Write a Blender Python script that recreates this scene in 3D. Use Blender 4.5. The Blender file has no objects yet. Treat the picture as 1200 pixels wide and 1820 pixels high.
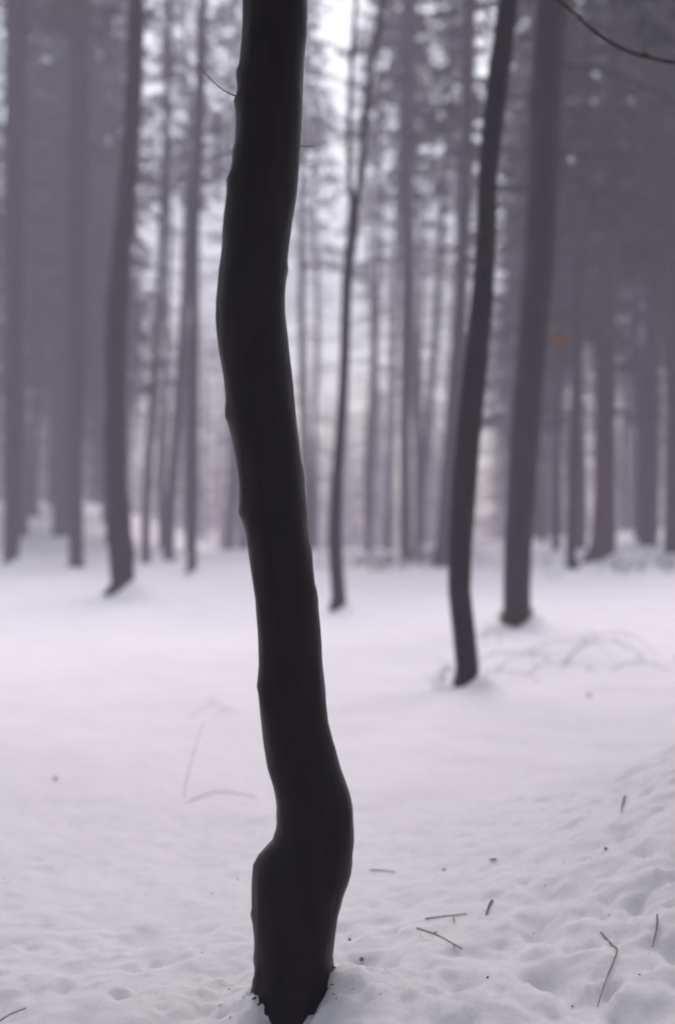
import bpy, math, random
from mathutils import Vector, noise

random.seed(7)
scene = bpy.context.scene
R = math.radians

# ------------------------------------------------------------------ camera
cam_data = bpy.data.cameras.new('camera')
cam = bpy.data.objects.new('camera', cam_data)
scene.collection.objects.link(cam)
scene.camera = cam
cam.location = (0, 0, 1.5)
cam.rotation_euler = (R(90 + 0.567), 0, 0)
cam_data.sensor_fit = 'VERTICAL'
cam_data.sensor_height = 36
cam_data.lens = 50
cam_data.clip_start = 0.05
cam_data.clip_end = 600
cam_data.dof.use_dof = True
cam_data.dof.focus_distance = 4.3
cam_data.dof.aperture_fstop = 1.3

# ------------------------------------------------------------------ light
SUN_ELEV, SUN_AZ = 46.0, 10.0        # behind the clearing, a little to the right (bearing from +Y)
world = bpy.data.worlds.new('World')
scene.world = world
world.use_nodes = True
wn, wl = world.node_tree.nodes, world.node_tree.links
bg = wn['Background']
sky = wn.new('ShaderNodeTexSky')
sky.sky_type = 'NISHITA'
sky.sun_disc = False
sky.sun_elevation = R(SUN_ELEV)
sky.sun_rotation = R(SUN_AZ)
sky.air_density = 1.2
sky.dust_density = 1.5
hs = wn.new('ShaderNodeHueSaturation')
hs.inputs["Saturation"].default_value = 0.44
wl.new(sky.outputs[0], hs.inputs['Color'])
wl.new(hs.outputs[0], bg.inputs['Color'])
bg.inputs['Strength'].default_value = 0.10

sun_data = bpy.data.lights.new('sun', 'SUN')
sun_data.energy = 1.5
sun_data.angle = R(55)
sun_data.color = (1.0, 0.825, 0.825)
sun = bpy.data.objects.new('sun', sun_data)
scene.collection.objects.link(sun)
el, az = R(SUN_ELEV), R(SUN_AZ)
to_sun = Vector((math.sin(az) * math.cos(el), math.cos(az) * math.cos(el), math.sin(el)))
sun.rotation_euler = to_sun.to_track_quat('Z', 'Y').to_euler()
sun.location = (0, 0, 40)

scene.view_settings.view_transform = 'Standard'
scene.view_settings.look = 'None'
scene.view_settings.gamma = 1
scene.view_settings.use_curve_mapping = False
scene.view_settings.exposure = 1.40
scene.cycles.use_denoising = True
scene.cycles.filter_width = 2.1
scene.cycles.max_bounces = 8
scene.cycles.diffuse_bounces = 4
scene.cycles.glossy_bounces = 2
scene.cycles.volume_bounces = 1
scene.cycles.sample_clamp_indirect = 4.0

HAZE_DENSITY = 0.0084
HAZE_COLOR = (0.505, 0.475, 0.565, 1)


def smooth(a, b, v):
    t = min(1.0, max(0.0, (v - a) / (b - a)))
    return t * t * (3 - 2 * t)


TRUNK_X, TRUNK_Y = -0.138, 4.35


def ground(x, y):
    """height of the snow, large forms only"""
    z = 0.03 + 0.007 * max(0.0, y - 12)
    z += 0.07 * min(14.0, max(0.0, x - 1.0)) * smooth(9, 32, y)
    z -= 0.045 * max(0.0, y - 62) * smooth(62, 75, y)
    z += 3.6 * smooth(46, 92, y) * smooth(-6, -16, x)
    z += 0.045 * math.sin(x * 0.55 + 1.3 + 0.21 * y) * math.sin(y * 0.33 + 0.6) * smooth(5, 12, y)
    z += 0.95 * math.exp(-0.5 * ((x - 2.75) / 0.95) ** 2 - 0.5 * ((y - 6.1) / 1.25) ** 2)
    z += 0.10 * math.exp(-0.5 * ((x - 1.25) / 0.5) ** 2 - 0.5 * ((y - 5.2) / 0.8) ** 2)
    z -= 0.06 * math.exp(-0.5 * ((x + 1.1) / 0.7) ** 2 - 0.5 * ((y - 6.5) / 0.9) ** 2)
    dx, dy = x - TRUNK_X, y - TRUNK_Y
    r = math.hypot(dx, dy)
    if r < 2.5:
        c, s = dx / (r + 1e-6), dy / (r + 1e-6)
        z += 0.085 * smooth(-0.05, 0.30, dx) * math.exp(-(dx / 0.75) ** 2 - (dy / 0.55) ** 2)
        z += 0.03 * math.exp(-((dx + 0.35) / 0.3) ** 2 - (dy / 0.4) ** 2)
        a = 0.02 + 0.05 * max(0, c) + 0.02 * max(0, -c)
        a -= 0.075 * max(0.0, -s) ** 3
        z += a * math.exp(-((r - 0.14) / 0.10) ** 2)
        z -= 0.07 * math.exp(-((dx - 0.24) / 0.12) ** 2 - ((dy - 0.38) / 0.22) ** 2)
        z -= 0.05 * math.exp(-((dx + 0.24) / 0.11) ** 2 - ((dy - 0.0) / 0.25) ** 2)
    return z

MAIN_TRUNK = [  # z, x of the left edge, x of the right edge
    (-0.120, -0.2743, 0.0069), (0.017, -0.2641, -0.0069), (0.119, -0.2573, -0.0137), (0.222, -0.2573, -0.0103),
    (0.325, -0.2626, 0.0051), (0.371, -0.2643, 0.0223), (0.427, -0.2626, 0.0395), (0.484, -0.2438, 0.0464),
    (0.530, -0.2026, 0.0506), (0.564, -0.1923, 0.0507), (0.633, -0.1872, 0.0464), (0.701, -0.1975, 0.0309),
    (0.758, -0.2147, 0.0103), (0.821, -0.2251, -0.0069), (0.902, -0.2337, -0.0275), (1.010, -0.2441, -0.0395),
    (1.074, -0.2407, -0.0447), (1.187, -0.2442, -0.0533), (1.273, -0.2528, -0.0602), (1.359, -0.2632, -0.0722),
    (1.474, -0.2804, -0.0877), (1.540, -0.2977, -0.0929), (1.646, -0.3029, -0.1033), (1.732, -0.3150, -0.1124),
    (1.836, -0.3392, -0.1274), (1.905, -0.3427, -0.1343), (1.974, -0.3514, -0.1400), (2.043, -0.3635, -0.1504),
    (2.112, -0.3711, -0.1559), (2.181, -0.3693, -0.1594), (2.250, -0.3625, -0.1560), (2.336, -0.3520, -0.1483),
    (2.422, -0.3483, -0.1362), (2.526, -0.3346, -0.1207), (2.595, -0.3208, -0.1156), (2.664, -0.3131, -0.1104),
    (2.817, -0.3075, -0.1053), (2.941, -0.2993, -0.1001), (3.115, -0.2901, -0.0933),
]
TREES = {
    'A': (43.32, [(-9.969, 0.215, 0.291), (-9.935, 0.387, 0.240), (-9.907, 2.957, 0.257), (-9.882, 7.247, 0.291), (-9.860, 12.407, 0.326), (-9.802, 17.579, 0.360)]),  # ground 0.22
    'B': (44.41, [(-8.149, 0.253, 0.281), (-8.150, 0.534, 0.228), (-8.189, 2.994, 0.246), (-8.127, 7.393, 0.299), (-8.101, 12.683, 0.334), (-8.040, 17.985, 0.351)]),  # ground 0.25
    'B2': (62.00, [(-11.968, 1.426, 0.466), (-11.876, 4.812, 0.441), (-11.740, 10.956, 0.417), (-11.569, 24.513, 0.368)]),  # ground 1.06
    'C': (26.81, [(-4.155, 0.133, 0.318), (-4.039, 0.387, 0.244), (-4.104, 1.341, 0.223), (-4.180, 2.402, 0.223), (-4.192, 3.463, 0.212), (-4.173, 4.845, 0.212), (-4.112, 6.334, 0.202), (-3.996, 7.399, 0.180), (-3.934, 8.464, 0.180), (-3.851, 9.744, 0.175), (-3.831, 10.598, 0.170), (-3.800, 11.452, 0.170)]),  # ground 0.13
    'D': (45.94, [(-6.194, 0.265, 0.154), (-6.179, 2.136, 0.136), (-6.037, 4.682, 0.136), (-5.822, 7.595, 0.136), (-5.681, 10.876, 0.127), (-5.539, 14.528, 0.118), (-5.435, 18.551, 0.100)]),  # ground 0.27
    'E': (47.75, [(-5.665, 0.254, 0.208), (-5.629, 1.594, 0.170), (-5.461, 4.051, 0.170), (-5.257, 7.078, 0.161), (-5.052, 10.109, 0.151), (-4.809, 13.523, 0.142), (-4.699, 16.942, 0.094)]),  # ground 0.25
    'F': (37.90, [(-3.911, 0.226, 0.165), (-3.867, 0.826, 0.120), (-3.825, 3.525, 0.112), (-3.813, 6.528, 0.120), (-3.800, 9.235, 0.127), (-3.698, 11.796, 0.120), (-3.609, 14.057, 0.105), (-3.566, 15.567, 0.082)]),  # ground 0.23
    'G': (23.37, [(0.000, 0.105, 0.166), (0.018, 0.345, 0.120), (-0.037, 1.269, 0.111), (-0.009, 2.101, 0.102), (0.056, 3.119, 0.092), (0.111, 4.045, 0.088), (0.139, 4.971, 0.088), (0.167, 5.713, 0.092), (0.250, 6.363, 0.097), (0.278, 6.734, 0.102)]),  # ground 0.11
    'Gl': (23.37, [(0.269, 6.595, 0.074), (0.204, 7.106, 0.046), (0.195, 7.942, 0.046), (0.232, 9.058, 0.042), (0.297, 10.174, 0.037)]),  # ground 0.11
    'Gr': (23.37, [(0.287, 6.595, 0.074), (0.352, 7.013, 0.060), (0.417, 7.756, 0.055), (0.529, 8.778, 0.055), (0.649, 9.616, 0.051), (0.761, 10.174, 0.046)]),  # ground 0.11
    'H': (50.00, [(2.432, 0.136, 0.316), (2.412, 0.511, 0.218), (2.374, 3.182, 0.198), (2.396, 8.134, 0.188), (2.439, 14.089, 0.188), (2.501, 20.059, 0.198)]),  # ground 0.37
    'I': (42.00, [(3.156, 0.553, 0.366), (3.206, 1.085, 0.299), (3.374, 3.744, 0.266), (3.577, 7.072, 0.233), (3.763, 11.240, 0.199), (3.935, 17.090, 0.183)]),  # ground 0.36
    'J': (12.47, [(1.094, 0.077, 0.099), (1.138, 0.244, 0.104), (1.114, 0.539, 0.101), (1.070, 0.933, 0.099), (1.080, 1.377, 0.104), (1.120, 1.969, 0.113), (1.175, 2.561, 0.111), (1.239, 3.154, 0.104), (1.289, 3.748, 0.099), (1.305, 4.144, 0.091), (1.320, 4.589, 0.089), (1.370, 5.085, 0.099), (1.430, 5.532, 0.101), (1.475, 5.879, 0.094), (1.500, 6.127, 0.091)]),  # ground 0.08
    'K': (19.33, [(2.407, 0.133, 0.176), (2.437, 0.354, 0.191), (2.446, 1.003, 0.183), (2.493, 1.768, 0.199), (2.555, 2.686, 0.206), (2.617, 3.605, 0.214), (2.703, 4.524, 0.218), (2.781, 5.599, 0.222), (2.829, 6.751, 0.229), (2.876, 7.904, 0.229), (2.931, 8.674, 0.222)]),  # ground 0.13
    'L': (32.87, [(5.433, 0.525, 0.169), (5.394, 0.850, 0.117), (5.436, 2.605, 0.117), (5.517, 4.558, 0.117), (5.639, 7.165, 0.111), (5.762, 10.429, 0.104), (5.846, 13.700, 0.091)]),  # ground 0.53
    'M': (35.60, [(6.561, 0.585, 0.451), (6.646, 0.937, 0.338), (6.691, 2.275, 0.268), (6.724, 4.812, 0.254), (6.771, 7.636, 0.254), (6.891, 11.172, 0.254), (7.011, 14.715, 0.239)]),  # ground 0.59
    'N': (44.00, [(9.605, 0.647, 0.313), (9.663, 2.980, 0.296), (9.759, 7.338, 0.296), (9.875, 12.579, 0.296), (9.992, 17.832, 0.278)]),  # ground 0.85
    'O': (46.00, [(7.059, 0.681, 0.146), (7.100, 3.958, 0.127), (7.215, 7.603, 0.127), (7.406, 13.082, 0.109), (7.524, 18.574, 0.091)]),  # ground 0.69
    'P': (38.00, [(9.076, 0.523, 0.331), (9.114, 3.530, 0.301), (9.154, 8.049, 0.301), (9.233, 15.605, 0.271)]),  # ground 0.80
    'Q': (58.00, [(1.285, 0.743, 0.115), (1.423, 4.599, 0.115), (1.609, 11.496, 0.103), (1.750, 23.028, 0.080)]),  # ground 0.41
    'R': (60.00, [(2.136, 0.622, 0.166), (2.232, 3.518, 0.142), (2.376, 9.461, 0.131), (2.666, 18.993, 0.107), (2.763, 23.771, 0.095)]),  # ground 0.47
    'S': (56.00, [(3.145, 0.614, 0.155), (3.368, 3.383, 0.133), (3.770, 7.820, 0.133), (4.129, 13.375, 0.111), (4.445, 20.056, 0.089)]),  # ground 0.50
    'U': (55.00, [(7.961, 0.565, 0.109), (8.009, 3.350, 0.109), (8.147, 8.797, 0.109), (8.291, 17.535, 0.087)]),  # ground 0.82
}


# ------------------------------------------------------------------ helpers
def put(name, verts, faces, mat, parent=None, smooth=True, loc=None):
    me = bpy.data.meshes.new(name)
    me.from_pydata(verts, [], faces)
    if smooth:
        me.polygons.foreach_set('use_smooth', [True] * len(me.polygons))
    me.materials.append(mat)
    o = bpy.data.objects.new(name, me)
    scene.collection.objects.link(o)
    if parent:
        o.parent = parent
    if loc:
        o.location = loc
    return o


def tag(o, label=None, cat=None, group=None, kind=None):
    if label:
        o['label'] = label
    if cat:
        o['category'] = cat
    if group:
        o['group'] = group
    if kind:
        o['kind'] = kind
    return o


def thing(name, loc, label, cat, group=None):
    o = bpy.data.objects.new(name, None)
    o.empty_display_size = 0.2
    scene.collection.objects.link(o)
    o.location = loc
    return tag(o, label, cat, group)


class Shape:
    """collects tubes and leaf blades that become one mesh"""

    def __init__(self):
        self.v, self.f = [], []

    def tube(self, pts, rad, sides=6, rough=0.0, rscale=3.0, cap=True):
        base = len(self.v)
        n = len(pts)
        prev = None
        for i in range(n):
            p = Vector(pts[i])
            t = Vector(pts[min(i + 1, n - 1)]) - Vector(pts[max(i - 1, 0)])
            if t.length < 1e-7:
                t = Vector((0, 0, 1))
            t.normalize()
            if prev is None:
                a = Vector((1, 0, 0)) if abs(t.x) < 0.8 else Vector((0, 1, 0))
                prev = (a - t * a.dot(t)).normalized()
            else:
                prev = (prev - t * prev.dot(t)).normalized()
            b = t.cross(prev)
            for k in range(sides):
                an = 2 * math.pi * k / sides
                d = prev * math.cos(an) + b * math.sin(an)
                r = rad[i]
                if rough:
                    q = p + d * r
                    r *= 1 + rough * noise.noise(Vector((q.x * rscale, q.y * rscale, q.z * rscale * 0.6)))
                self.v.append(tuple(p + d * r))
        for i in range(n - 1):
            for k in range(sides):
                a0, a1 = base + i * sides + k, base + i * sides + (k + 1) % sides
                self.f.append((a0, a1, a1 + sides, a0 + sides))
        if cap and sides > 2:
            self.f.append(tuple(base + (n - 1) * sides + k for k in range(sides)))
            self.f.append(tuple(base + k for k in reversed(range(sides))))

    def blade(self, p, d, w, n):
        """a narrow kite from p along d"""
        b = len(self.v)
        s = d.cross(n)
        if s.length < 1e-6:
            s = Vector((1, 0, 0))
        s.normalize()
        m = p + d * 0.45
        self.v += [tuple(p), tuple(m + s * w), tuple(p + d), tuple(m - s * w)]
        self.f.append((b, b + 1, b + 2, b + 3))

    def put(self, name, mat, parent=None, loc=None, smooth=True):
        return put(name, self.v, self.f, mat, parent, smooth, loc)


def resample(pts, rad, step):
    """Catmull-Rom through the points"""
    out, ro = [], []
    n = len(pts)
    for i in range(n - 1):
        p0, p1, p2, p3 = (Vector(pts[max(i - 1, 0)]), Vector(pts[i]), Vector(pts[i + 1]), Vector(pts[min(i + 2, n - 1)]))
        k = max(1, int((p2 - p1).length / step))
        for j in range(k):
            t = j / k
            out.append(0.5 * ((2 * p1) + (p2 - p0) * t + (2 * p0 - 5 * p1 + 4 * p2 - p3) * t * t + (3 * p1 - p0 - 3 * p2 + p3) * t ** 3))
            ro.append(rad[i] + (rad[i + 1] - rad[i]) * t)
    out.append(Vector(pts[-1]))
    ro.append(rad[-1])
    return out, ro


# snow banked on one side of the tree feet
FEET = ((-3.72, 26.5, 0.40, 0.36), (1.27, 12.25, 0.16, 0.15), (-9.55, 43.0, 0.40, 0.45), (7.15, 35.2, 0.34, 0.5),
        (2.68, 19.1, 0.20, 0.20), (-3.60, 37.6, 0.22, 0.3), (0.22, 23.2, 0.16, 0.18), (2.17, 19.05, 0.10, 0.15),
        (-4.55, 26.6, 0.10, 0.3), (0.92, 12.3, 0.05, 0.12))


def lump(x, y):
    """small forms of the snow: clods, pits and melt dimples under the trees"""
    near = 1 - smooth(6.2, 10, y)
    side = smooth(0.2, 1.2, x - 0.12 * (y - 4))
    front = smooth(0.2, 1.2, 5.9 - y)
    amp = 0.006 + near * (0.008 + 0.014 * side + 0.015 * front)
    z = amp * (noise.noise(Vector((x * 6, y * 4.6, 0.3))) + 0.55 * noise.noise(Vector((x * 14, y * 11, 4.1))) + 0.26 * noise.noise(Vector((x * 33, y * 28, 7.7))))
    z += 0.004 * near * noise.noise(Vector((x * 70, y * 60, 3.3)))
    pit = noise.noise(Vector((x * 5.0 + 11, y * 4.0, 2.2)))
    z -= (0.018 + 0.024 * side + 0.026 * front) * near * max(0.0, pit - 0.20) * 2.2
    pit = noise.noise(Vector((x * 12 + 3, y * 9, 9.2)))
    z -= (0.012 + 0.018 * side + 0.018 * front) * near * max(0.0, pit - 0.25) * 2.0
    r = math.hypot(x - TRUNK_X, y - TRUNK_Y)
    if r < 1.2:
        w = math.exp(-(r / 0.42) ** 2)
        z += 0.028 * w * noise.noise(Vector((x * 20, y * 20, 6.6))) + 0.020 * w * noise.noise(Vector((x * 48, y * 48, 1.6)))
    z += 0.13 * smooth(22, 40, y) * noise.noise(Vector((x * 0.7, y * 0.35, 8.0)))
    z += 0.06 * smooth(26, 44, y) * noise.noise(Vector((x * 2.2, y * 0.8, 2.0)))
    for fx, fy, fa, fr in FEET:
        d2 = ((x - fx) / fr) ** 2 + ((y - fy) / (fr * 1.3)) ** 2
        if d2 < 9:
            z += fa * math.exp(-d2)
    z += 0.06 * smooth(4, 14, y) * noise.noise(Vector((x * 0.8, y * 0.45, 5.0)))
    z += 0.033 * smooth(5, 9, y) * noise.noise(Vector((x * 2.1, y * 1.3, 1.0)))
    z += 0.017 * smooth(6, 9, y) * max(0, 1 - y / 26) * noise.noise(Vector((x * 5.1, y * 3.3, 3.0)))
    return z


def snow(x, y):
    return ground(x, y) + lump(x, y)


# ------------------------------------------------------------------ materials
def material(name, rough=0.7, spec=0.3):
    m = bpy.data.materials.new(name)
    m.use_nodes = True
    b = m.node_tree.nodes['Principled BSDF']
    b.inputs['Roughness'].default_value = rough
    b.inputs['Specular IOR Level'].default_value = spec
    return m, m.node_tree.nodes, m.node_tree.links, b


def ramp(nodes, stops):
    r = nodes.new('ShaderNodeValToRGB')
    e = r.color_ramp.elements
    e[0].position, e[0].color = stops[0][0], (*stops[0][1], 1)
    e[1].position, e[1].color = stops[-1][0], (*stops[-1][1], 1)
    for p, c in stops[1:-1]:
        q = e.new(p)
        q.color = (*c, 1)
    return r


def noise_tex(nodes, links, scale, detail=5, stretch=(1, 1, 1)):
    tc = nodes.new('ShaderNodeTexCoord')
    mp = nodes.new('ShaderNodeMapping')
    mp.inputs['Scale'].default_value = stretch
    n = nodes.new('ShaderNodeTexNoise')
    n.inputs['Scale'].default_value = scale
    n.inputs['Detail'].default_value = detail
    links.new(tc.outputs['Object'], mp.inputs['Vector'])
    links.new(mp.outputs['Vector'], n.inputs['Vector'])
    return n


def bark(name, dark, light, scale, bump, rough=0.75, spec=0.25, dist=0.01):
    m, n, l, b = material(name, rough, spec)
    t = noise_tex(n, l, scale, 6, (1, 1, 0.22))
    t2 = noise_tex(n, l, scale * 0.35, 4, (1, 1, 0.8))
    mx = n.new('ShaderNodeMath')
    mx.operation = 'MULTIPLY_ADD'
    l.new(t2.outputs['Fac'], mx.inputs[0])
    mx.inputs[1].default_value = 0.6
    l.new(t.outputs['Fac'], mx.inputs[2])
    r = ramp(n, [(0.55, dark), (1.05, light)])
    l.new(mx.outputs[0], r.inputs[0])
    l.new(r.outputs[0], b.inputs['Base Color'])
    bp = n.new('ShaderNodeBump')
    bp.inputs['Strength'].default_value = bump
    bp.inputs['Distance'].default_value = dist
    l.new(t.outputs['Fac'], bp.inputs['Height'])
    l.new(bp.outputs[0], b.inputs['Normal'])
    return m


M_WETBARK = bark('wet_beech_bark', (0.0008, 0.0004, 0.0006), (0.0095, 0.0054, 0.0066), 20, 0.8, 0.36, 0.10, 0.005)
M_BEECH = bark('beech_bark', (0.010, 0.0072, 0.009), (0.026, 0.019, 0.0225), 10, 0.5)
M_SPRUCE = bark('spruce_bark', (0.013, 0.009, 0.0108), (0.034, 0.024, 0.027), 9, 0.8)
M_REDBARK = bark('reddish_spruce_bark', (0.024, 0.011, 0.014), (0.058, 0.027, 0.033), 9, 0.8)
M_LYINGTWIG = bark('fallen_twig', (0.14, 0.115, 0.105), (0.30, 0.26, 0.235), 90, 0.4)
M_TWIG = bark('twig_bark', (0.030, 0.022, 0.020), (0.080, 0.058, 0.048), 60, 0.3)
M_REDTWIG = bark('reddish_twig_bark', (0.030, 0.012, 0.009), (0.085, 0.032, 0.020), 60, 0.3)
M_PALETWIG = bark('weathered_twig', (0.10, 0.085, 0.075), (0.22, 0.19, 0.17), 60, 0.3)

M_NEEDLE, n_, l_, b_ = material('spruce_needles', 0.8, 0.15)
t_ = noise_tex(n_, l_, 2.2, 4)
r_ = ramp(n_, [(0.3, (0.016, 0.020, 0.019)), (0.7, (0.045, 0.052, 0.045))])
l_.new(t_.outputs['Fac'], r_.inputs[0])
l_.new(r_.outputs[0], b_.inputs['Base Color'])

M_LEAF, n_, l_, b_ = material('dead_beech_leaf', 0.8, 0.15)
t_ = noise_tex(n_, l_, 30, 3)
r_ = ramp(n_, [(0.3, (0.20, 0.09, 0.035)), (0.7, (0.34, 0.17, 0.07))])
l_.new(t_.outputs['Fac'], r_.inputs[0])
l_.new(r_.outputs[0], b_.inputs['Base Color'])

M_BROWNLEAF, n_, l_, b_ = material('brown_dead_leaf', 0.8, 0.15)
t_ = noise_tex(n_, l_, 30, 3)
r_ = ramp(n_, [(0.3, (0.07, 0.035, 0.022)), (0.7, (0.16, 0.08, 0.045))])
l_.new(t_.outputs['Fac'], r_.inputs[0])
l_.new(r_.outputs[0], b_.inputs['Base Color'])

M_SNOW, n_, l_, b_ = material('snow', 0.7, 0.2)
t_ = noise_tex(n_, l_, 1.6, 5)
r_ = ramp(n_, [(0.25, (0.83, 0.82, 0.835)), (0.75, (0.89, 0.88, 0.89))])
l_.new(t_.outputs['Fac'], r_.inputs[0])
l_.new(r_.outputs[0], b_.inputs['Base Color'])
tf = noise_tex(n_, l_, 45, 4)
bp_ = n_.new('ShaderNodeBump')
bp_.inputs['Strength'].default_value = 0.25
bp_.inputs['Distance'].default_value = 0.012
l_.new(tf.outputs['Fac'], bp_.inputs['Height'])
l_.new(bp_.outputs[0], b_.inputs['Normal'])

# ------------------------------------------------------------------ snow-covered ground
def spread(a, b, step, grow, end):
    out, s, v = [], step, b
    while v < end:
        s *= grow
        v += s
        out.append(min(v, end))
    return out


step = 0.019
mid = [-1.55 + step * i for i in range(int(3.1 / step) + 1)]
right = spread(0, mid[-1], step, 1.032, 97)
left = [-v for v in spread(0, -mid[0], step, 1.032, 97)][::-1]
xs = left + mid + right
mid = [3.55 + step * i for i in range(int(3.2 / step) + 1)]
far = spread(0, mid[-1], step, 1.0125, 197)
near = [3.55 - v for v in spread(0, 0.0, 0.04, 1.25, 38)][::-1]
ys = near + mid + far
vs = [(x, y, snow(x, y)) for y in ys for x in xs]
nx = len(xs)
fs = [(j * nx + i, j * nx + i + 1, (j + 1) * nx + i + 1, (j + 1) * nx + i) for j in range(len(ys) - 1) for i in range(nx - 1)]
tag(put('snow_ground', vs, fs, M_SNOW), kind='structure', label='deep snow covering the rolling forest floor')

# ------------------------------------------------------------------ fog
hz = bpy.data.materials.new('haze')
hz.use_nodes = True
hn, hl = hz.node_tree.nodes, hz.node_tree.links
hn.clear()
ho = hn.new('ShaderNodeOutputMaterial')
pv = hn.new('ShaderNodeVolumePrincipled')
pv.inputs['Color'].default_value = HAZE_COLOR
pv.inputs['Density'].default_value = HAZE_DENSITY
pv.inputs['Anisotropy'].default_value = 0.1
hl.new(pv.outputs[0], ho.inputs['Volume'])
zb = min(v[2] for v in vs) - 1.0
X0, X1, Y0, Y1, Z1 = -99, 99, -38, 199, 36
bv = [(x, y, z) for z in (zb, Z1) for y in (Y0, Y1) for x in (X0, X1)]
bf = [(0, 2, 3, 1), (4, 5, 7, 6), (0, 1, 5, 4), (2, 6, 7, 3), (0, 4, 6, 2), (1, 3, 7, 5)]
tag(put('haze', bv, bf, hz, smooth=False), kind='stuff', label='pale lavender winter fog filling the forest')


# ------------------------------------------------------------------ tree builders
def limb(shape, rng, p, d, length, r, level, up=0.15, sides=5):
    """a bare branch that wanders and forks"""
    n = max(4, int(length / 0.28))
    pts, rad = [Vector(p)], [r]
    d = Vector(d).normalized()
    for i in range(n):
        d = (d + Vector((rng.gauss(0, 0.16), rng.gauss(0, 0.16), rng.gauss(up * 0.3, 0.12)))).normalized()
        pts.append(pts[-1] + d * (length / n))
        rad.append(r * (1 - 0.85 * (i + 1) / n))
    shape.tube(pts, rad, sides if level > 1 else 3, cap=False)
    if level > 0:
        for k in range(rng.randint(3, 5)):
            i = rng.randint(1, n - 1)
            q = (d + Vector((rng.gauss(0, 0.7), rng.gauss(0, 0.7), rng.gauss(up, 0.35)))).normalized()
            limb(shape, rng, pts[i], q, length * rng.uniform(0.35, 0.6), rad[i] * 0.65, level - 1, up, sides)


def spruce_crown(shape, rng, axis, z0, z1, width, dense):
    """drooping whorls of needle-clad branches"""
    z = z0
    while z < z1 - 0.3:
        f = (z1 - z) / (z1 - z0)
        for k in range(rng.randint(4, 6)):
            an = rng.uniform(0, 2 * math.pi)
            L = width * (0.25 + 0.75 * f ** 0.8) * rng.uniform(0.55, 1.1)
            out = Vector((math.cos(an), math.sin(an), 0))
            droop = rng.uniform(0.15, 0.5)
            c = axis(z)
            pts = []
            for i in range(6):
                t = i / 5
                pts.append(c + out * (L * t) + Vector((0, 0, L * (-droop * t * t + 0.12 * t ** 3))))
            shape.tube(pts, [0.03 * (1 - 0.8 * i / 5) for i in range(6)], 3, cap=False)
            m = int(L / 0.2 * dense)
            for j in range(m):
                t = rng.uniform(0.15, 1.0)
                q = pts[min(4, int(t * 5))].lerp(pts[min(5, int(t * 5) + 1)], t * 5 % 1)
                sd = rng.choice((-1, 1))
                side = Vector((-out.y, out.x, 0)) * sd
                d = (out * rng.uniform(0.2, 0.8) + side * rng.uniform(0.2, 1) + Vector((0, 0, rng.uniform(-1.1, 0.05)))).normalized()
                d *= rng.uniform(0.3, 0.65)
                nr = Vector((rng.gauss(0, 1), rng.gauss(0, 1), rng.gauss(0, 1)))
                shape.blade(q, d, rng.uniform(0.045, 0.10), nr)
        z += rng.uniform(0.32, 0.55)


def dead_boughs(shape, rng, axis, z0, z1, width, count):
    """thin dry boughs left on the lower stem"""
    for k in range(count):
        z = rng.uniform(z0, z1)
        an = rng.uniform(0, 2 * math.pi)
        L = width * rng.uniform(0.3, 1.0)
        out = Vector((math.cos(an), math.sin(an), 0))
        c = axis(z)
        dr = rng.uniform(-0.05, 0.35)
        pts = [c + out * (L * t) + Vector((0, 0, -dr * L * t * t)) for t in (0, 0.3, 0.6, 0.85, 1)]
        shape.tube(pts, [0.024, 0.020, 0.016, 0.011, 0.006], 3, cap=False)
        for j in range(int(L * 5)):
            t = rng.uniform(0.25, 1)
            q = c + out * (L * t) + Vector((0, 0, -dr * L * t * t))
            side = Vector((-out.y, out.x, 0)) * rng.choice((-1, 1))
            d = (side + out * rng.uniform(0, 0.8) + Vector((0, 0, rng.uniform(-0.9, 0.1)))) * rng.uniform(0.2, 0.5)
            shape.tube([q, q + d * 0.6 + Vector((0, 0, 0.02)), q + d], [0.007, 0.005, 0.003], 3, cap=False)


def axis_of(pts, base):
    loc = [Vector(p) - base for p in pts]

    def axis(z):
        for a, b in zip(loc, loc[1:]):
            if z <= b.z:
                t = (z - a.z) / max(1e-6, b.z - a.z)
                return a.lerp(b, t)
        a, b = loc[-2], loc[-1]
        return a.lerp(b, (z - a.z) / max(1e-6, b.z - a.z))
    return axis


def planted(path):
    """(depth, [(x, z, r)...]) -> points that start in the snow, base on the ground"""
    Y, rows = path
    pts = [Vector((x, Y, z)) for x, z, r in rows]
    rad = [r for x, z, r in rows]
    g = snow(pts[0].x, Y)
    pts.insert(0, Vector((pts[0].x, Y, min(g, pts[0].z) - 0.35)))
    rad.insert(0, rad[0] * 1.12)
    base = Vector((pts[1].x, Y, g))
    return pts, rad, base


def grow_up(pts, rad, top, taper=0.25, rng=random):
    """carry a stem on above the picture"""
    d = pts[-1] - pts[-2]
    d = Vector((d.x / max(d.z, 0.1) * 0.5, 0, 1))
    z0, r0 = pts[-1].z, rad[-1]
    k = max(2, int((top - z0) / 2.5))
    for i in range(k):
        q = pts[-1] + d * ((top - z0) / k)
        q.x += rng.uniform(-0.06, 0.06)
        pts.append(q)
        rad.append(r0 + (r0 * taper - r0) * (i + 1) / k)


def stem(name, pts, rad, base, mat, parent, sides=14, step=0.25, rough=0.10):
    s = Shape()
    p, r = resample(pts, rad, step)
    s.tube([q - base for q in p], r, sides, rough)
    return s.put(name, mat, parent)


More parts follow.
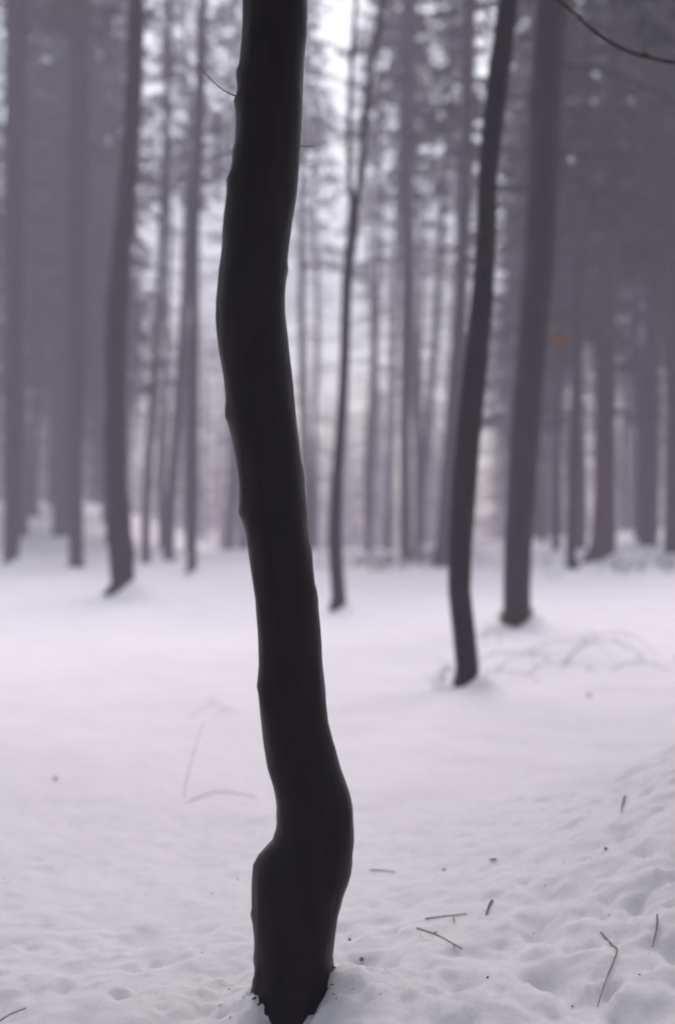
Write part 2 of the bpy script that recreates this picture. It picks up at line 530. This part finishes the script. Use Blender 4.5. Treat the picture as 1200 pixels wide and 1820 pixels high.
def spruce(key, name, label, mat, top, crown0, width, dense, dead=(2.0, 40), group=None):
    rng = random.Random(key)
    pts, rad, base = planted(TREES[key])
    if pts[-1].z < top:
        grow_up(pts, rad, top, 0.15, rng)
    t = thing(name, base, label, 'tree', group)
    stem('trunk', pts, rad, base, mat, t)
    ax = axis_of(pts, base)
    c = Shape()
    spruce_crown(c, rng, ax, crown0, top - base.z, width, dense)
    c.put('crown', M_NEEDLE, t, smooth=False)
    if dead[1]:
        d = Shape()
        dead_boughs(d, rng, ax, dead[0], crown0 + 1, 1.9, dead[1])
        tag(d.put('dead_boughs', M_SPRUCE, t), kind='stuff')
    return t


def beech(key, name, label, mat, top, first, nlimb, llen, group=None, forks=(), sides=14, rough=0.10):
    rng = random.Random(key)
    pts, rad, base = planted(TREES[key])
    if not forks and pts[-1].z < top:
        grow_up(pts, rad, top, 0.2, rng)
    t = thing(name, base, label, 'tree', group)
    stem('trunk', pts, rad, base, mat, t, sides, rough=rough)
    stems = [(pts, rad)]
    for fk in forks:
        Y, rows = TREES[fk]
        fp = [Vector((x, Y, z)) for x, z, r in rows]
        fr = [r for x, z, r in rows]
        grow_up(fp, fr, top, 0.2, rng)
        stem('stem', fp, fr, base, mat, t, 8)
        stems.append((fp, fr))
    for k in range(nlimb):
        sp, sr = stems[-1 - k % max(1, len(forks))] if forks else stems[0]
        z = first + (top - 0.5 - first) * (k / nlimb) ** 0.9
        ax = axis_of(sp, base)
        a = ax(max(z - base.z, sp[0].z - base.z + 0.1))
        an = rng.uniform(0, 2 * math.pi)
        s = Shape()
        limb(s, rng, a, (math.cos(an), math.sin(an), rng.uniform(0.7, 1.3)), llen * rng.uniform(0.6, 1.1), max(0.012, sr[-1] * 0.7), 2)
        s.put('branch', mat, t)
    return t


# ------------------------------------------------------------------ the dark trunk in front
fbase = base = Vector((TRUNK_X, TRUNK_Y, snow(TRUNK_X, TRUNK_Y - 0.16)))
front = thing('beech_tree', base, 'dark crooked wet trunk in sharp focus, rising from the foot of the picture', 'tree')
prof = [(z, (l + r) / 2, (r - l) / 2) for z, l, r in MAIN_TRUNK]
while prof[-1][0] < 8.6:
    z, c, h = prof[-1]
    prof.append((z + 0.5, c + 0.02 + 0.03 * math.sin(z * 1.7), h * 0.955))
pts = [Vector((c, h, z)) for z, c, h in prof]
cen, _ = resample(pts, [0] * len(pts), 0.022)
zs = [p.z for p in cen]
SIDES = 44


def depth_radius(i):
    a, b = max(0, i - 9), min(len(cen), i + 10)
    return sum(p.y for p in cen[a:b]) / (b - a)


KNOTS = ((2.88, 180, 0.010), (2.545, 185, 0.008), (2.63, 190, 0.005), (1.845, 178, 0.007), (1.66, 5, 0.006), (1.545, 182, 0.007), (1.29, 355, 0.006), (1.02, 180, 0.006), (2.28, 0, 0.004), (2.79, 183, 0.009), (1.42, 2, 0.004), (0.62, 176, 0.004), (0.46, 180, 0.004), (0.335, 0, 0.006), (0.30, 178, 0.006))
vs, fs = [], []
for i, p in enumerate(cen):
    ry = depth_radius(i) * 0.97
    oy = TRUNK_Y + 0.03 * math.sin(p.z * 1.9 + 0.4) + 0.02 * math.sin(p.z * 4.3)
    for k in range(SIDES):
        a = 2 * math.pi * k / SIDES
        ca, sa = math.cos(a), math.sin(a)
        # slightly squared section with a soft ridge down the front left
        e = 1 + 0.035 * math.cos(4 * a + 0.6) * abs(sa)
        q = Vector((p.x + p.y * ca * (1 + 0.0 * e), oy + ry * sa * e, p.z))
        nz = 0.0030 * noise.noise(Vector((q.x * 24, q.y * 24, q.z * 9))) + 0.0016 * noise.noise(Vector((q.x * 60, q.y * 60, q.z * 34)))
        low = max(0.0, min(1.0, (0.26 - p.z) / 0.2))
        nz += low * (0.012 * noise.noise(Vector((q.x * 30, q.y * 30, q.z * 30))) + 0.008 * noise.noise(Vector((q.x * 75, q.y * 75, q.z * 75))))
        kn = noise.noise(Vector((q.x * 9 + 5, q.y * 9, q.z * 7)))
        nz += 0.010 * max(0, kn - 0.42)
        for kz, ka, kh in KNOTS:
            if abs(p.z - kz) < 0.06:
                da = (math.degrees(a) - ka + 180) % 360 - 180
                nz += kh * math.exp(-((p.z - kz) / 0.016) ** 2 - (da / 26) ** 2)
        q += Vector((ca, sa, 0)) * nz
        vs.append(tuple(q - base))
for i in range(len(cen) - 1):
    for k in range(SIDES):
        a0, a1 = i * SIDES + k, i * SIDES + (k + 1) % SIDES
        fs.append((a0, a1, a1 + SIDES, a0 + SIDES))
fs.append(tuple((len(cen) - 1) * SIDES + k for k in range(SIDES)))
put('trunk', vs, fs, M_WETBARK, front)
# the thin side twig and a broken stub
s = Shape()
w = [(-0.26, 4.34, 2.79), (-0.306, 4.33, 2.811), (-0.344, 4.325, 2.827), (-0.373, 4.32, 2.849), (-0.409, 4.31, 2.883), (-0.425, 4.30, 2.905)]
p_, r_ = resample([Vector(q) - base for q in w], [0.006, 0.0028, 0.0018, 0.0015, 0.0012, 0.0008], 0.01)
s.tube(p_, r_, 6, 0.2, 60)
s.put('twig', M_TWIG, front)
s = Shape()
w = [(-0.15, 4.34, 2.662), (-0.109, 4.33, 2.660), (-0.085, 4.325, 2.658), (-0.066, 4.32, 2.657)]
s.tube([Vector(q) - base for q in w], [0.004, 0.0016, 0.0010, 0.0006], 6)
s.put('twig', M_TWIG, front)
rng = random.Random(5)
for k in range(9):
    z = 4.4 + k * 0.45
    i = min(range(len(zs)), key=lambda j: abs(zs[j] - z))
    s = Shape()
    an = k * 2.4
    limb(s, rng, Vector((cen[i].x, TRUNK_Y, z)) - base, (math.cos(an), math.sin(an), 0.9), 2.0 - 0.12 * k, 0.028 - 0.0015 * k, 2)
    s.put('branch', M_BEECH, front)

# ------------------------------------------------------------------ named trees further in
beech('J', 'beech_tree', 'dark slender trunk curving right, bent foot beside a small ring of dry twigs', M_BEECH, 13, 7.2, 9, 2.6)
k_tree = spruce('K', 'spruce_tree', 'thick dark trunk with brown litter at its foot, just right of the curving slender trunk', M_SPRUCE, 25, 9.8, 3.4, 2.2, (5.5, 18))  # crown sits above the view, made wide and dense to shade the right-hand fog
beech('G', 'beech_tree', 'thin wavy trunk forking into two stems, right of the sharp trunk', M_BEECH, 13.5, 9.6, 8, 2.0, forks=('Gl', 'Gr'))
beech('C', 'oak_tree', 'grey knobbly trunk leaning right with kicked-out foot, nearest left trunk', M_BEECH, 16, 11.2, 9, 2.5, rough=0.22)
spruce('A', 'spruce_tree', 'straight hazy trunk at the left edge of the picture', M_SPRUCE, 30, 17, 2.8, 1.5, (6, 40))
spruce('B', 'spruce_tree', 'straight pale grey trunk between the left edge trunk and the leaning knobbly one', M_SPRUCE, 29, 17, 2.8, 1.5, (6, 40))
spruce('B2', 'spruce_tree', 'wide foggy trunk standing just behind the straight pale one, further up the slope', M_SPRUCE, 31, 13, 2.8, 1.8, (3, 50))
beech('D', 'young_beech', 'thin hazy stem beside the knobbly leaning trunk, first of three thin stems', M_BEECH, 21, 11.5, 20, 3.8)
beech('E', 'young_beech', 'thin hazy stem leaning right, middle of three thin stems left of the front trunk', M_BEECH, 20, 12.5, 14, 3.4)
beech('F', 'young_beech', 'slim upright stem with forking twigs above, last of three thin stems before the front trunk', M_BEECH, 18, 10.5, 20, 3.8)
spruce('H', 'spruce_tree', 'straight grey stem rising from brown brushwood, midway between forked trunk and curving trunk', M_SPRUCE, 30, 17.5, 2.4, 1.1, (4, 55))
spruce('I', 'spruce_tree', 'hazy brown trunk leaning right close behind the curving slender trunk', M_SPRUCE, 27, 12, 2.2, 1.1, (4, 40))
spruce('L', 'young_spruce', 'slim dark stem between the thick dark trunk and the reddish one', M_SPRUCE, 20, 8.5, 2.2, 1.5, (2.5, 40))
spruce('M', 'spruce_tree', 'reddish brown trunk with a flared foot, on the right bank', M_REDBARK, 26, 8.5, 3.0, 1.6, (2.5, 40))
spruce('N', 'spruce_tree', 'straight dark trunk right of the reddish one, near the right edge', M_SPRUCE, 28, 9.0, 2.9, 1.5, (3, 50))
spruce('O', 'young_spruce', 'very thin dark stem between the thick dark trunk and the slim dark stem', M_SPRUCE, 22, 7.5, 1.9, 1.5, (3, 40))
spruce('P', 'spruce_tree', 'dark purple trunk cut by the right edge of the picture', M_REDBARK, 27, 8.0, 3.0, 1.6, (3, 40))
spruce('Q', 'young_spruce', 'faint thin stem in the fog just right of the forked trunk', M_SPRUCE, 27, 17, 1.7, 0.9, (5, 50))
spruce('R', 'young_spruce', 'faint stem in the fog close on the left of the stem in the brushwood', M_SPRUCE, 28, 15, 1.9, 1.0, (5, 50))
spruce('S', 'young_spruce', 'faint stem leaning right, between the stem in the brushwood and the curving trunk', M_SPRUCE, 26, 14, 2.0, 1.0, (5, 50))
spruce('U', 'young_spruce', 'hair-thin stem right beside the foot of the thick dark trunk', M_SPRUCE, 24, 9, 1.7, 1.3, (3, 40))

# orange leaves on a side shoot of the thick trunk
s = Shape()
kb = Vector(k_tree.location)
sh = [Vector((2.80, 19.25, 4.1)), Vector((2.90, 19.15, 4.09)), Vector((2.99, 19.1, 4.05)), Vector((3.05, 19.05, 3.99))]
s.tube([q - kb for q in sh], [0.008, 0.006, 0.004, 0.002], 5)
br = s.put('shoot', M_TWIG, k_tree)
rng = random.Random(3)
for k in range(8):
    s = Shape()
    q = sh[2] + Vector((rng.uniform(-0.06, 0.06), rng.uniform(-0.04, 0.04), rng.uniform(-0.05, 0.04))) - kb
    d = Vector((rng.uniform(-1, 1), rng.uniform(-1, 1), rng.uniform(-1.2, 0))).normalized() * 0.11
    s.blade(q, d, 0.042, Vector((0.2, -1, 0.3)))
    s.put('leaf', M_LEAF, br)

# a sapling beyond the right edge reaches a twig into the top corner
sb = Vector((1.15, 3.45, snow(1.15, 3.45)))
sap = thing('sapling', sb, 'thin reddish bare twig hanging into the top right corner', 'tree')
s = Shape()
tp, tr = resample([Vector((0, 0, -0.2)), Vector((0.02, 0, 0.8)), Vector((-0.03, -0.05, 1.7)), Vector((0.03, -0.1, 2.7)), Vector((0.0, -0.1, 3.6))], [0.03, 0.024, 0.02, 0.015, 0.006], 0.1)
s.tube(tp, tr, 8, 0.1)
s.put('trunk', M_REDTWIG, sap)
s = Shape()
w = [Vector((1.17, 3.36, 2.70)), Vector((1.0, 3.3, 2.585)), Vector((0.87, 3.23, 2.545)), Vector((0.768, 3.2, 2.545)), Vector((0.66, 3.2, 2.570)), Vector((0.584, 3.2, 2.614)), Vector((0.521, 3.2, 2.669)), Vector((0.480, 3.2, 2.702))]
bp2, br2 = resample([q - sb for q in w], [0.007, 0.006, 0.0045, 0.0042, 0.004, 0.0035, 0.0028, 0.0016], 0.02)
s.tube(bp2, br2, 7, 0.3, 40)
brn = s.put('branch', M_REDTWIG, sap)
for i in (len(bp2) // 2, 2 * len(bp2) // 3, len(bp2) - 5):
    s = Shape()
    q = bp2[i]
    s.tube([q, q + Vector((-0.006, -0.003, 0.006)), q + Vector((-0.014, -0.004, 0.009))], [0.004, 0.0045, 0.0012], 6)
    s.put('bud', M_REDTWIG, brn)

# ------------------------------------------------------------------ the spruce stand in the fog
def variant(seed, H, c0, width, dense, r0, mat):
    rng = random.Random(seed)
    axis_pts = [Vector((0, 0, -0.4))]
    x = y = 0
    for i in range(9):
        axis_pts.append(Vector((x, y, H * i / 8 + (0.02 if i == 0 else 0))))
        x += rng.uniform(-0.18, 0.18)
        y += rng.uniform(-0.18, 0.18)
    rad = [r0 * 1.25] + [r0 * (1.15 if i == 0 else 1 - 0.85 * i / 8) for i in range(9)]
    t = Shape()
    p, r = resample(axis_pts, rad, 0.9)
    t.tube(p, r, 8, 0.08)
    ax = axis_of(axis_pts, Vector((0, 0, 0)))
    c = Shape()
    spruce_crown(c, rng, ax, c0, H, width, dense)
    d = Shape()
    dead_boughs(d, rng, ax, 2.0, c0 + 1, 1.8 if c0 < 12 else 2.7, 55 if c0 < 12 else 95)
    made = [t.put('trunk', mat), c.put('crown', M_NEEDLE, smooth=False), d.put('dead_boughs', M_SPRUCE)]
    tag(made[2], kind='stuff')
    return made


LOW = [variant(11, 26, 6, 2.5, 1.7, 0.20, M_SPRUCE), variant(12, 24, 4.5, 2.3, 1.8, 0.17, M_SPRUCE), variant(13, 28, 8, 2.6, 1.6, 0.22, M_REDBARK)]
HIGH = [variant(21, 29, 15, 2.2, 1.0, 0.19, M_SPRUCE), variant(22, 27, 13, 2.0, 0.9, 0.16, M_SPRUCE), variant(23, 30, 17, 2.3, 1.0, 0.21, M_SPRUCE)]
used = set()


def plant(var, x, y, sc, rz, label, group):
    t = thing('spruce_tree', (x, y, snow(x, y)), label, 'tree', group)
    t.rotation_euler = (0, 0, rz)
    t.scale = (sc, sc, sc)
    for o in var:
        if o.name in used:
            o = o.copy()
            scene.collection.objects.link(o)
        used.add(o.name)
        o.parent = t


# unseen forest beside and behind, spruces added to shade the near snow and fog
s, st = Shape(), Shape()
rng = random.Random(64)
for x, y, c0 in ((-6.2, 11.5, 6.8), (-3.9, 12.3, 8.2), (4.3, 12.6, 8.2), (-3.6, 8.6, 6.6), (3.7, 8.2, 6.6), (6.4, 12.5, 7.0), (-5.0, 4.5, 5.0), (-2.9, 1.5, 4.8), (3.0, 1.0, 4.8), (0.3, -1.2, 4.6), (5.2, 5.5, 5.0), (-4.2, -2.0, 5), (3.8, -2.5, 5), (0.4, -4.5, 5), (-8.5, 0, 5), (8.5, 0.5, 5), (-1.5, -9, 5), (5, -9, 5), (-7, -8, 5)):
    z0 = ground(x, y)
    H = rng.uniform(19, 24)
    st.tube([Vector((x, y, z0 - 0.4)), Vector((x, y, z0 + 1)), Vector((x + 0.1, y, z0 + H * 0.5)), Vector((x, y, z0 + H))], [0.3, 0.22, 0.14, 0.03], 8)
    spruce_crown(s, rng, lambda z, x=x, y=y: Vector((x, y, z)), z0 + c0, z0 + H, 3.3, 1.2)
wood = bpy.data.objects.new('unseen_shade_woods', None)
scene.collection.objects.link(wood)
tag(wood, 'unseen spruce woods on both sides and behind, added to shade the near snow', kind='stuff')
tag(st.put('trunks', M_SPRUCE, wood), kind='stuff')
tag(s.put('foliage', M_NEEDLE, wood, smooth=False), kind='stuff')

s, st = Shape(), Shape()
rng = random.Random(5)
for k in range(95):
    y = rng.uniform(128, 180)
    x = rng.uniform(-0.29, 0.29) * y
    z0, H = ground(x, y), rng.uniform(15, 21)
    st.tube([Vector((x, y, z0 - 0.4)), Vector((x, y, z0 + H * 0.5)), Vector((x, y, z0 + H))], [0.25, 0.15, 0.03], 5)
    spruce_crown(s, rng, lambda z, x=x, y=y: Vector((x, y, z)), z0 + 1.5, z0 + H, 3.2, 0.45)
wood = bpy.data.objects.new('far_woods', None)
scene.collection.objects.link(wood)
tag(wood, 'young spruce wood far off, lost in the fog behind all the trunks', kind='stuff')
tag(st.put('trunks', M_SPRUCE, wood), kind='stuff')
tag(s.put('foliage', M_NEEDLE, wood, smooth=False), kind='stuff')

named = [(TREES[k][1][0][0], TREES[k][0]) for k in TREES]
rng = random.Random(42)
y = 40.0
while y < 122:
    cell = 3.3 + (y - 40) * 0.018
    lim = 0.262 * y + 2.0
    x = -lim + rng.uniform(0, cell)
    while x < lim:
        px, py = x + rng.uniform(-1.2, 1.2), y + rng.uniform(-1.4, 1.4)
        u = px / py
        ok, var, zone = False, None, None
        if u > 0.115:
            ok, var, zone = rng.random() < (0.30 if py < 75 else 0.42), rng.choice(LOW[:1] + LOW[2:] + HIGH), 'right'
        elif u > 0.035:
            ok, var, zone = 58 < py < 82 and rng.random() < 0.50, rng.choice(HIGH), 'middle'
        elif u > -0.148:
            ok, var, zone = 60 < py < 78 and rng.random() < 0.42, rng.choice(HIGH), 'clearing'
        else:
            ok, var, zone = py > 58 and rng.random() < (0.80 if py < 84 else 0.4), rng.choice(LOW), 'left'
        if ok and all(math.hypot(px - a, py - b) > 1.5 for a, b in named):
            far_ = 'nearer' if py < 76 else 'farther' if py < 96 else 'faintest'
            stands = ((-0.205, 'foggy spruce between the left edge trunk and the straight pale trunk'),
                      (-0.165, 'foggy spruce between the straight pale trunk and the knobbly one'),
                      (-0.120, 'foggy spruce behind the first two thin stems'),
                      (-0.055, 'pale spruce between the three thin stems and the front trunk'),
                      (0.0, 'pale spruce between the front trunk and the forked trunk'),
                      (0.045, 'pale spruce between the forked trunk and the brushwood stem'),
                      (0.10, 'hazy spruce between the brushwood stem and the curving trunk'),
                      (0.140, 'hazy spruce behind the thick dark trunk'),
                      (0.188, 'dark spruce between the thick dark trunk and the reddish one'),
                      (0.222, 'dark spruce between the reddish trunk and its straight neighbour'),
                      (9, 'dark spruce in the stand close to the right edge'))
            lab = next(l for e, l in stands if u < e)
            grp = far_ + ' ' + lab.replace('spruce', 'spruces')
            lab = far_ + ' ' + lab
            plant(var, px, py, rng.uniform(1.05, 1.25) if zone == 'left' else rng.uniform(0.92, 1.15), rng.uniform(0, 6.28), lab, grp)
        x += cell
    y += cell
for o in [q for v in LOW + HIGH for q in v]:
    if o.parent is None:
        bpy.data.objects.remove(o)

# ------------------------------------------------------------------ brushwood and brambles
def brush(shape, rng, x, y, n, hmin, hmax, r):
    for k in range(n):
        px, py = x + rng.gauss(0, 1), y + rng.gauss(0, 0.8)
        z = snow(px, py)
        h = rng.uniform(hmin, hmax)
        dx, dy = rng.uniform(-0.9, 0.9), rng.uniform(-0.9, 0.9)
        pts = [Vector((px, py, z - 0.03)), Vector((px + dx * h * 0.3, py + dy * h * 0.3, z + h * 0.7)), Vector((px + dx * h, py + dy * h, z + h * rng.uniform(0.5, 1.0)))]
        shape.tube(pts, [r, r * 0.7, r * 0.3], 3, cap=False)
        for j in range(2):
            q = pts[1].lerp(pts[2], rng.random())
            shape.tube([q, q + Vector((rng.uniform(-0.3, 0.3), rng.uniform(-0.3, 0.3), rng.uniform(-0.1, 0.25)))], [r * 0.5, r * 0.2], 3, cap=False)


s = Shape()
rng = random.Random(9)
for x, y, n in ((0.9, 42, 12), (1.5, 44, 20), (2.2, 44, 24), (2.6, 46, 30), (2.9, 40, 14), (1.9, 40, 10), (3.4, 47, 20)):
    brush(s, rng, x, y, 2 * n, 0.10, 0.40, 0.014)
tag(s.put('brushwood', M_TWIG), 'brown brushwood lying in snow round the straight stem in the middle distance', kind='stuff')
s = Shape()
for x, y, n in ((6.6, 30, 14), (7.2, 29.5, 16), (7.9, 30.5, 16), (6.0, 34, 8), (8.3, 36, 18)):
    brush(s, rng, x, y, int(1.6 * n), 0.08, 0.30, 0.012)
tag(s.put('brushwood', M_TWIG), 'dark low brushwood on the snow at the right edge', kind='stuff')

bx, by = 2.5, 14.6
br = thing('bramble', (bx, by, snow(bx, by)), 'thin arching bramble canes over the snow below the thick trunk', 'bramble')
rng = random.Random(31)


def arch(x0, y0, x1, y1, h, r=0.004, skew=0.5):
    z0, z1 = snow(x0, y0) - 0.03, snow(x1, y1) - 0.02
    out = []
    for i in range(15):
        t = i / 14
        out.append(Vector((x0 + (x1 - x0) * t + 0.03 * math.sin(9 * t + x0), y0 + (y1 - y0) * t, z0 + (z1 - z0) * t + h * math.sin(math.pi * t ** (0.5 + skew)) ** 0.8)))
    s = Shape()
    s.tube([q - br.location for q in out], [r * (1.15 - 0.7 * i / 14) for i in range(15)], 5, 0.2, 20)
    c = s.put('cane', M_LYINGTWIG, br)
    for k in range(3):
        i = rng.randint(3, 12)
        q = out[i] - br.location
        s = Shape()
        s.tube([q, q + Vector((rng.uniform(-.1, .1), rng.uniform(-.1, .1), rng.uniform(-.05, .12))), q + Vector((rng.uniform(-.2, .2), rng.uniform(-.1, .1), rng.uniform(-.12, .1)))], [r * .6, r * .45, r * .2], 4, cap=False)
        s.put('side_shoot', M_TWIG, c)


for a in ((2.3, 14.6, 3.4, 14.9, 0.34), (2.25, 14.5, 3.2, 14.6, 0.26, 0.005), (1.55, 14.2, 2.45, 14.4, 0.2), (1.4, 14.9, 2.3, 14.3, 0.16), (1.75, 13.6, 2.6, 13.9, 0.14), (2.7, 14.2, 3.25, 13.8, 0.12), (1.9, 15.3, 3.0, 15.3, 0.2), (1.3, 13.4, 1.9, 13.0, 0.1)):
    arch(*a)
br = thing('bramble', (3.95, 14.2, snow(3.95, 14.2)), 'small bramble cane leaning in at the right edge', 'bramble')
arch(3.45, 14.6, 4.3, 14.2, 0.3)
br = thing('bramble', (1.7, 17.5, snow(1.7, 17.5)), 'low tangled cane between the curving trunk and the thick trunk', 'bramble')
arch(1.5, 17.4, 2.35, 17.9, 0.12)
arch(1.75, 17.2, 2.2, 18.4, 0.3)
arch(1.9, 17.0, 2.1, 17.9, 0.25)
br = thing('dry_plant', (0.95, 12.3, snow(0.95, 12.3)), 'small ring of dry twigs at the foot of the curving trunk', 'plant')
arch(0.84, 12.3, 1.06, 12.35, 0.17, 0.004)
arch(0.80, 12.25, 1.0, 12.2, 0.14, 0.0035)
arch(0.86, 12.4, 1.04, 12.25, 0.2, 0.0035)
arch(0.79, 12.35, 0.95, 12.45, 0.11, 0.0035)
br = thing('dry_plant', (-1.0, 11.2, snow(-1.0, 11.2)), 'faint dry stalk curling in the snow left of the front trunk', 'plant')
arch(-1.15, 11.0, -0.85, 11.3, 0.09, 0.0013)
arch(-0.98, 11.1, -0.75, 11.0, 0.06, 0.0013)
br = thing('dry_plant', (-0.845, 7.75, snow(-0.845, 7.75)), 'thin pale stalk standing slanted in the snow left of the front trunk', 'plant')
s = Shape()
z = snow(-0.845, 7.75)
s.tube([Vector(q) - br.location for q in ((-0.845, 7.75, z - 0.04), (-0.82, 7.77, z + 0.12), (-0.78, 7.8, z + 0.27), (-0.735, 7.82, z + 0.41))], [0.0016, 0.0014, 0.0012, 0.0008], 5)
s.put('stalk', M_PALETWIG, br)

# brown litter against the foot of the thick trunk
t = thing('leaf_heap', (2.42, 19.1, snow(2.42, 19.1)), 'heap of brown dead leaves against the foot of the thick dark trunk', 'leaves')
rng = random.Random(8)
s = Shape()
for k in range(160):
    an = rng.uniform(math.pi, 2 * math.pi)
    q = Vector((0.21 * math.cos(an), 0.23 + 0.22 * math.sin(an) - rng.uniform(0, 0.05), rng.uniform(0.0, 0.24) * rng.random() ** 0.5))
    d = Vector((rng.gauss(0, 1), rng.gauss(0, 1), rng.gauss(0, 0.7))).normalized() * rng.uniform(0.05, 0.09)
    s.blade(q, d, 0.022, Vector((rng.gauss(0, 1), rng.gauss(0, 1), rng.gauss(0, 1))))
tag(s.put('leaf_litter', M_BROWNLEAF, t, smooth=False), kind='stuff')


# ------------------------------------------------------------------ twigs and crumbs on the near snow
def twig(label, pts, r, mat=M_LYINGTWIG, lift=0.0035, side=None):
    x, y = pts[0][0], pts[0][1]
    b = Vector((x, y, snow(x, y)))
    t = thing('twig', b, label, 'twig')
    r *= 0.85
    w = [Vector((q[0], q[1], snow(q[0], q[1]) + (q[2] if len(q) > 2 else 0))) for q in pts]
    n = len(w)
    over = 0.0                                     # rests on the highest clods it crosses
    for a_, b_2 in zip(w, w[1:]):
        for i in range(9):
            q = a_.lerp(b_2, i / 8)
            over = max(over, snow(q.x, q.y) - q.z)
    w = [q + Vector((0, 0, lift + 0.75 * over)) - b for q in w]
    p, rr = resample(w, [r * (1 - 0.45 * i / (n - 1)) for i in range(n)], 0.012)
    s = Shape()
    s.tube(p, rr, 7, 0.35, 70)
    s.put('stem', mat, t)
    if side:
        for i, d in side:
            s = Shape()
            q = p[int(i * (len(p) - 1))]
            s.tube([q, q + Vector(d) * 0.5 + Vector((0, 0, 0.002)), q + Vector(d)], [r * 0.8, r * 0.7, r * 0.35], 6, 0.3, 70)
            s.put('side_shoot', mat, t)
    return t


twig('short dark twig with a stubby side shoot, right of the trunk foot', [(0.318, 5.16), (0.39, 5.15), (0.466, 5.14)], 0.004, side=[(0.72, (-0.005, -0.10, 0.0)), (0.68, (-0.03, -0.06, 0.012))])
twig('straight dark twig lying slanted below the twig with a side shoot', [(0.279, 4.98), (0.34, 4.84), (0.408, 4.675)], 0.0045, side=[(0.4, (0.012, 0.0, 0.006))])
twig('bent thin twig lying near the lower right corner', [(0.860, 4.66), (0.878, 4.56), (0.872, 4.45), (0.815, 4.32), (0.764, 4.194)], 0.0038)
twig('short upright-looking twig close to the right edge of the snow', [(1.047, 4.67), (1.025, 4.58), (0.988, 4.475)], 0.0045)
twig('thin twig poking in at the lower left corner', [(-1.06, 4.25), (-1.0, 4.30, 0.01), (-0.948, 4.345, 0.006)], 0.0035)
twig('tiny dark twig lying alone just right of the trunk bulge', [(0.139, 6.0), (0.19, 5.95), (0.24, 5.9)], 0.004)
twig('small pale twig half sunk in snow, above the twig with a side shoot', [(0.566, 5.22), (0.545, 5.13), (0.528, 5.06)], 0.006, M_PALETWIG, 0.002)
twig('pale half-buried twig on the bank near the right edge', [(1.235, 6.12), (1.19, 5.95), (1.15, 5.77)], 0.006, M_PALETWIG, 0.001)
twig('long faint twig half under snow left of the front trunk', [(-0.815, 7.62), (-0.73, 7.80, 0.004), (-0.655, 7.89, 0.006), (-0.55, 7.86, 0.004), (-0.42, 7.75)], 0.0028, M_PALETWIG, -0.001)

rng = random.Random(21)
for k in range(9):
    z = rng.uniform(0.03, 0.17)
    an = rng.uniform(-0.9, 0.35) if k % 3 else rng.uniform(3.0, 3.9)
    i = min(range(len(zs)), key=lambda j: abs(zs[j] - z))
    g = Vector((cen[i].x + (cen[i].y + 0.004) * math.cos(an), TRUNK_Y + 0.03 * math.sin(z * 1.9 + 0.4) + (cen[i].y + 0.004) * math.sin(an), 0))
    g.z = snow(g.x, g.y) + rng.uniform(-0.004, 0.012)
    s = Shape()
    L = rng.uniform(0.005, 0.010)
    d = Vector((math.cos(an), math.sin(an), rng.uniform(-0.6, 0.8))) * L
    s.tube([g - d - fbase, g - d * 0.3 - fbase, g + d * 0.5 - fbase, g + d - fbase], [L * 0.3, L * 0.5, L * 0.35, L * 0.1], 6, 0.9, 140)
    s.put('bark_scale', M_WETBARK, front)

t = thing('leaf', (0.631, 5.775, snow(0.631, 5.775)), 'tiny ochre leaf lying alone on the snow', 'leaf')
s = Shape()
for i in range(3):
    s.blade(Vector((-0.018, 0, 0.006 + 0.002 * i)), Vector((0.036, 0.004 * (i - 1), 0.004)), 0.010, Vector((0, 0.3 * (i - 1), 1)))
s.put('blade', M_LEAF, t)


def crumb(label, x, y, r, mat=M_LYINGTWIG):
    r *= 0.72
    b = Vector((x, y, snow(x, y) + r * 0.35))
    s = Shape()
    rg = random.Random(int(x * 1000))
    s.tube([Vector((-r * 0.9, 0, 0)), Vector((-r * 0.5, 0, 0.1 * r)), Vector((0.1 * r, 0.1 * r, 0.2 * r)), Vector((0.7 * r, 0, 0.1 * r)), Vector((r * 1.1, 0, 0))], [r * 0.2, r * 0.8, r, r * 0.7, r * 0.15], 7, 0.5, 90)
    o = s.put('bark_crumb', mat, None, b)
    o.rotation_euler = (0, 0, rg.uniform(0, 6))
    tag(o, label, 'bark crumb', 'bark crumbs on the snow')


crumb('largest dark bark crumb, on the snow right of the trunk foot', 0.083, 4.86, 0.011)
crumb('bark crumb close against the right of the trunk foot', 0.044, 5.05, 0.008)
crumb('grey crumb above the twig with a side shoot', 0.439, 5.85, 0.010)
crumb('dark crumb on the bank near the right edge', 1.015, 5.39, 0.009)
crumb('small crumb below the slanted straight twig, near the bottom edge', 0.458, 4.355, 0.006)
crumb('small crumb beside the lower end of the bent thin twig', 0.70, 4.25, 0.005)
crumb('blurred grey clod on the snow by the brambles', 2.115, 11.98, 0.026, M_PALETWIG)
crumb('faint grey clod on the open snow at the left', -1.645, 8.3, 0.018, M_PALETWIG)

s = Shape()
rng = random.Random(77)
for k in range(80):
    if k < 25:
        an, rr = rng.uniform(0, 6.28), 0.13 + abs(rng.gauss(0, 0.10))
        x, y = TRUNK_X + rr * math.cos(an), TRUNK_Y + rr * math.sin(an)
    else:
        x, y = rng.uniform(-1.0, 1.5), rng.uniform(4.0, 6.6)
        if rng.random() > 0.25 + 0.6 * smooth(-0.3, 1.2, x):
            continue
    z = snow(x, y)
    L = rng.uniform(0.002, 0.006)
    an = rng.uniform(0, 6.28)
    d = Vector((math.cos(an), math.sin(an), rng.uniform(-0.2, 0.3))) * L
    s.tube([Vector((x, y, z + 0.001)) - d, Vector((x, y, z + 0.003)), Vector((x, y, z + 0.001)) + d], [0.0008, 0.0016, 0.0008], 4)
tag(s.put('needle_litter', M_TWIG), 'dark needles and bark specks scattered on the near snow', kind='stuff')
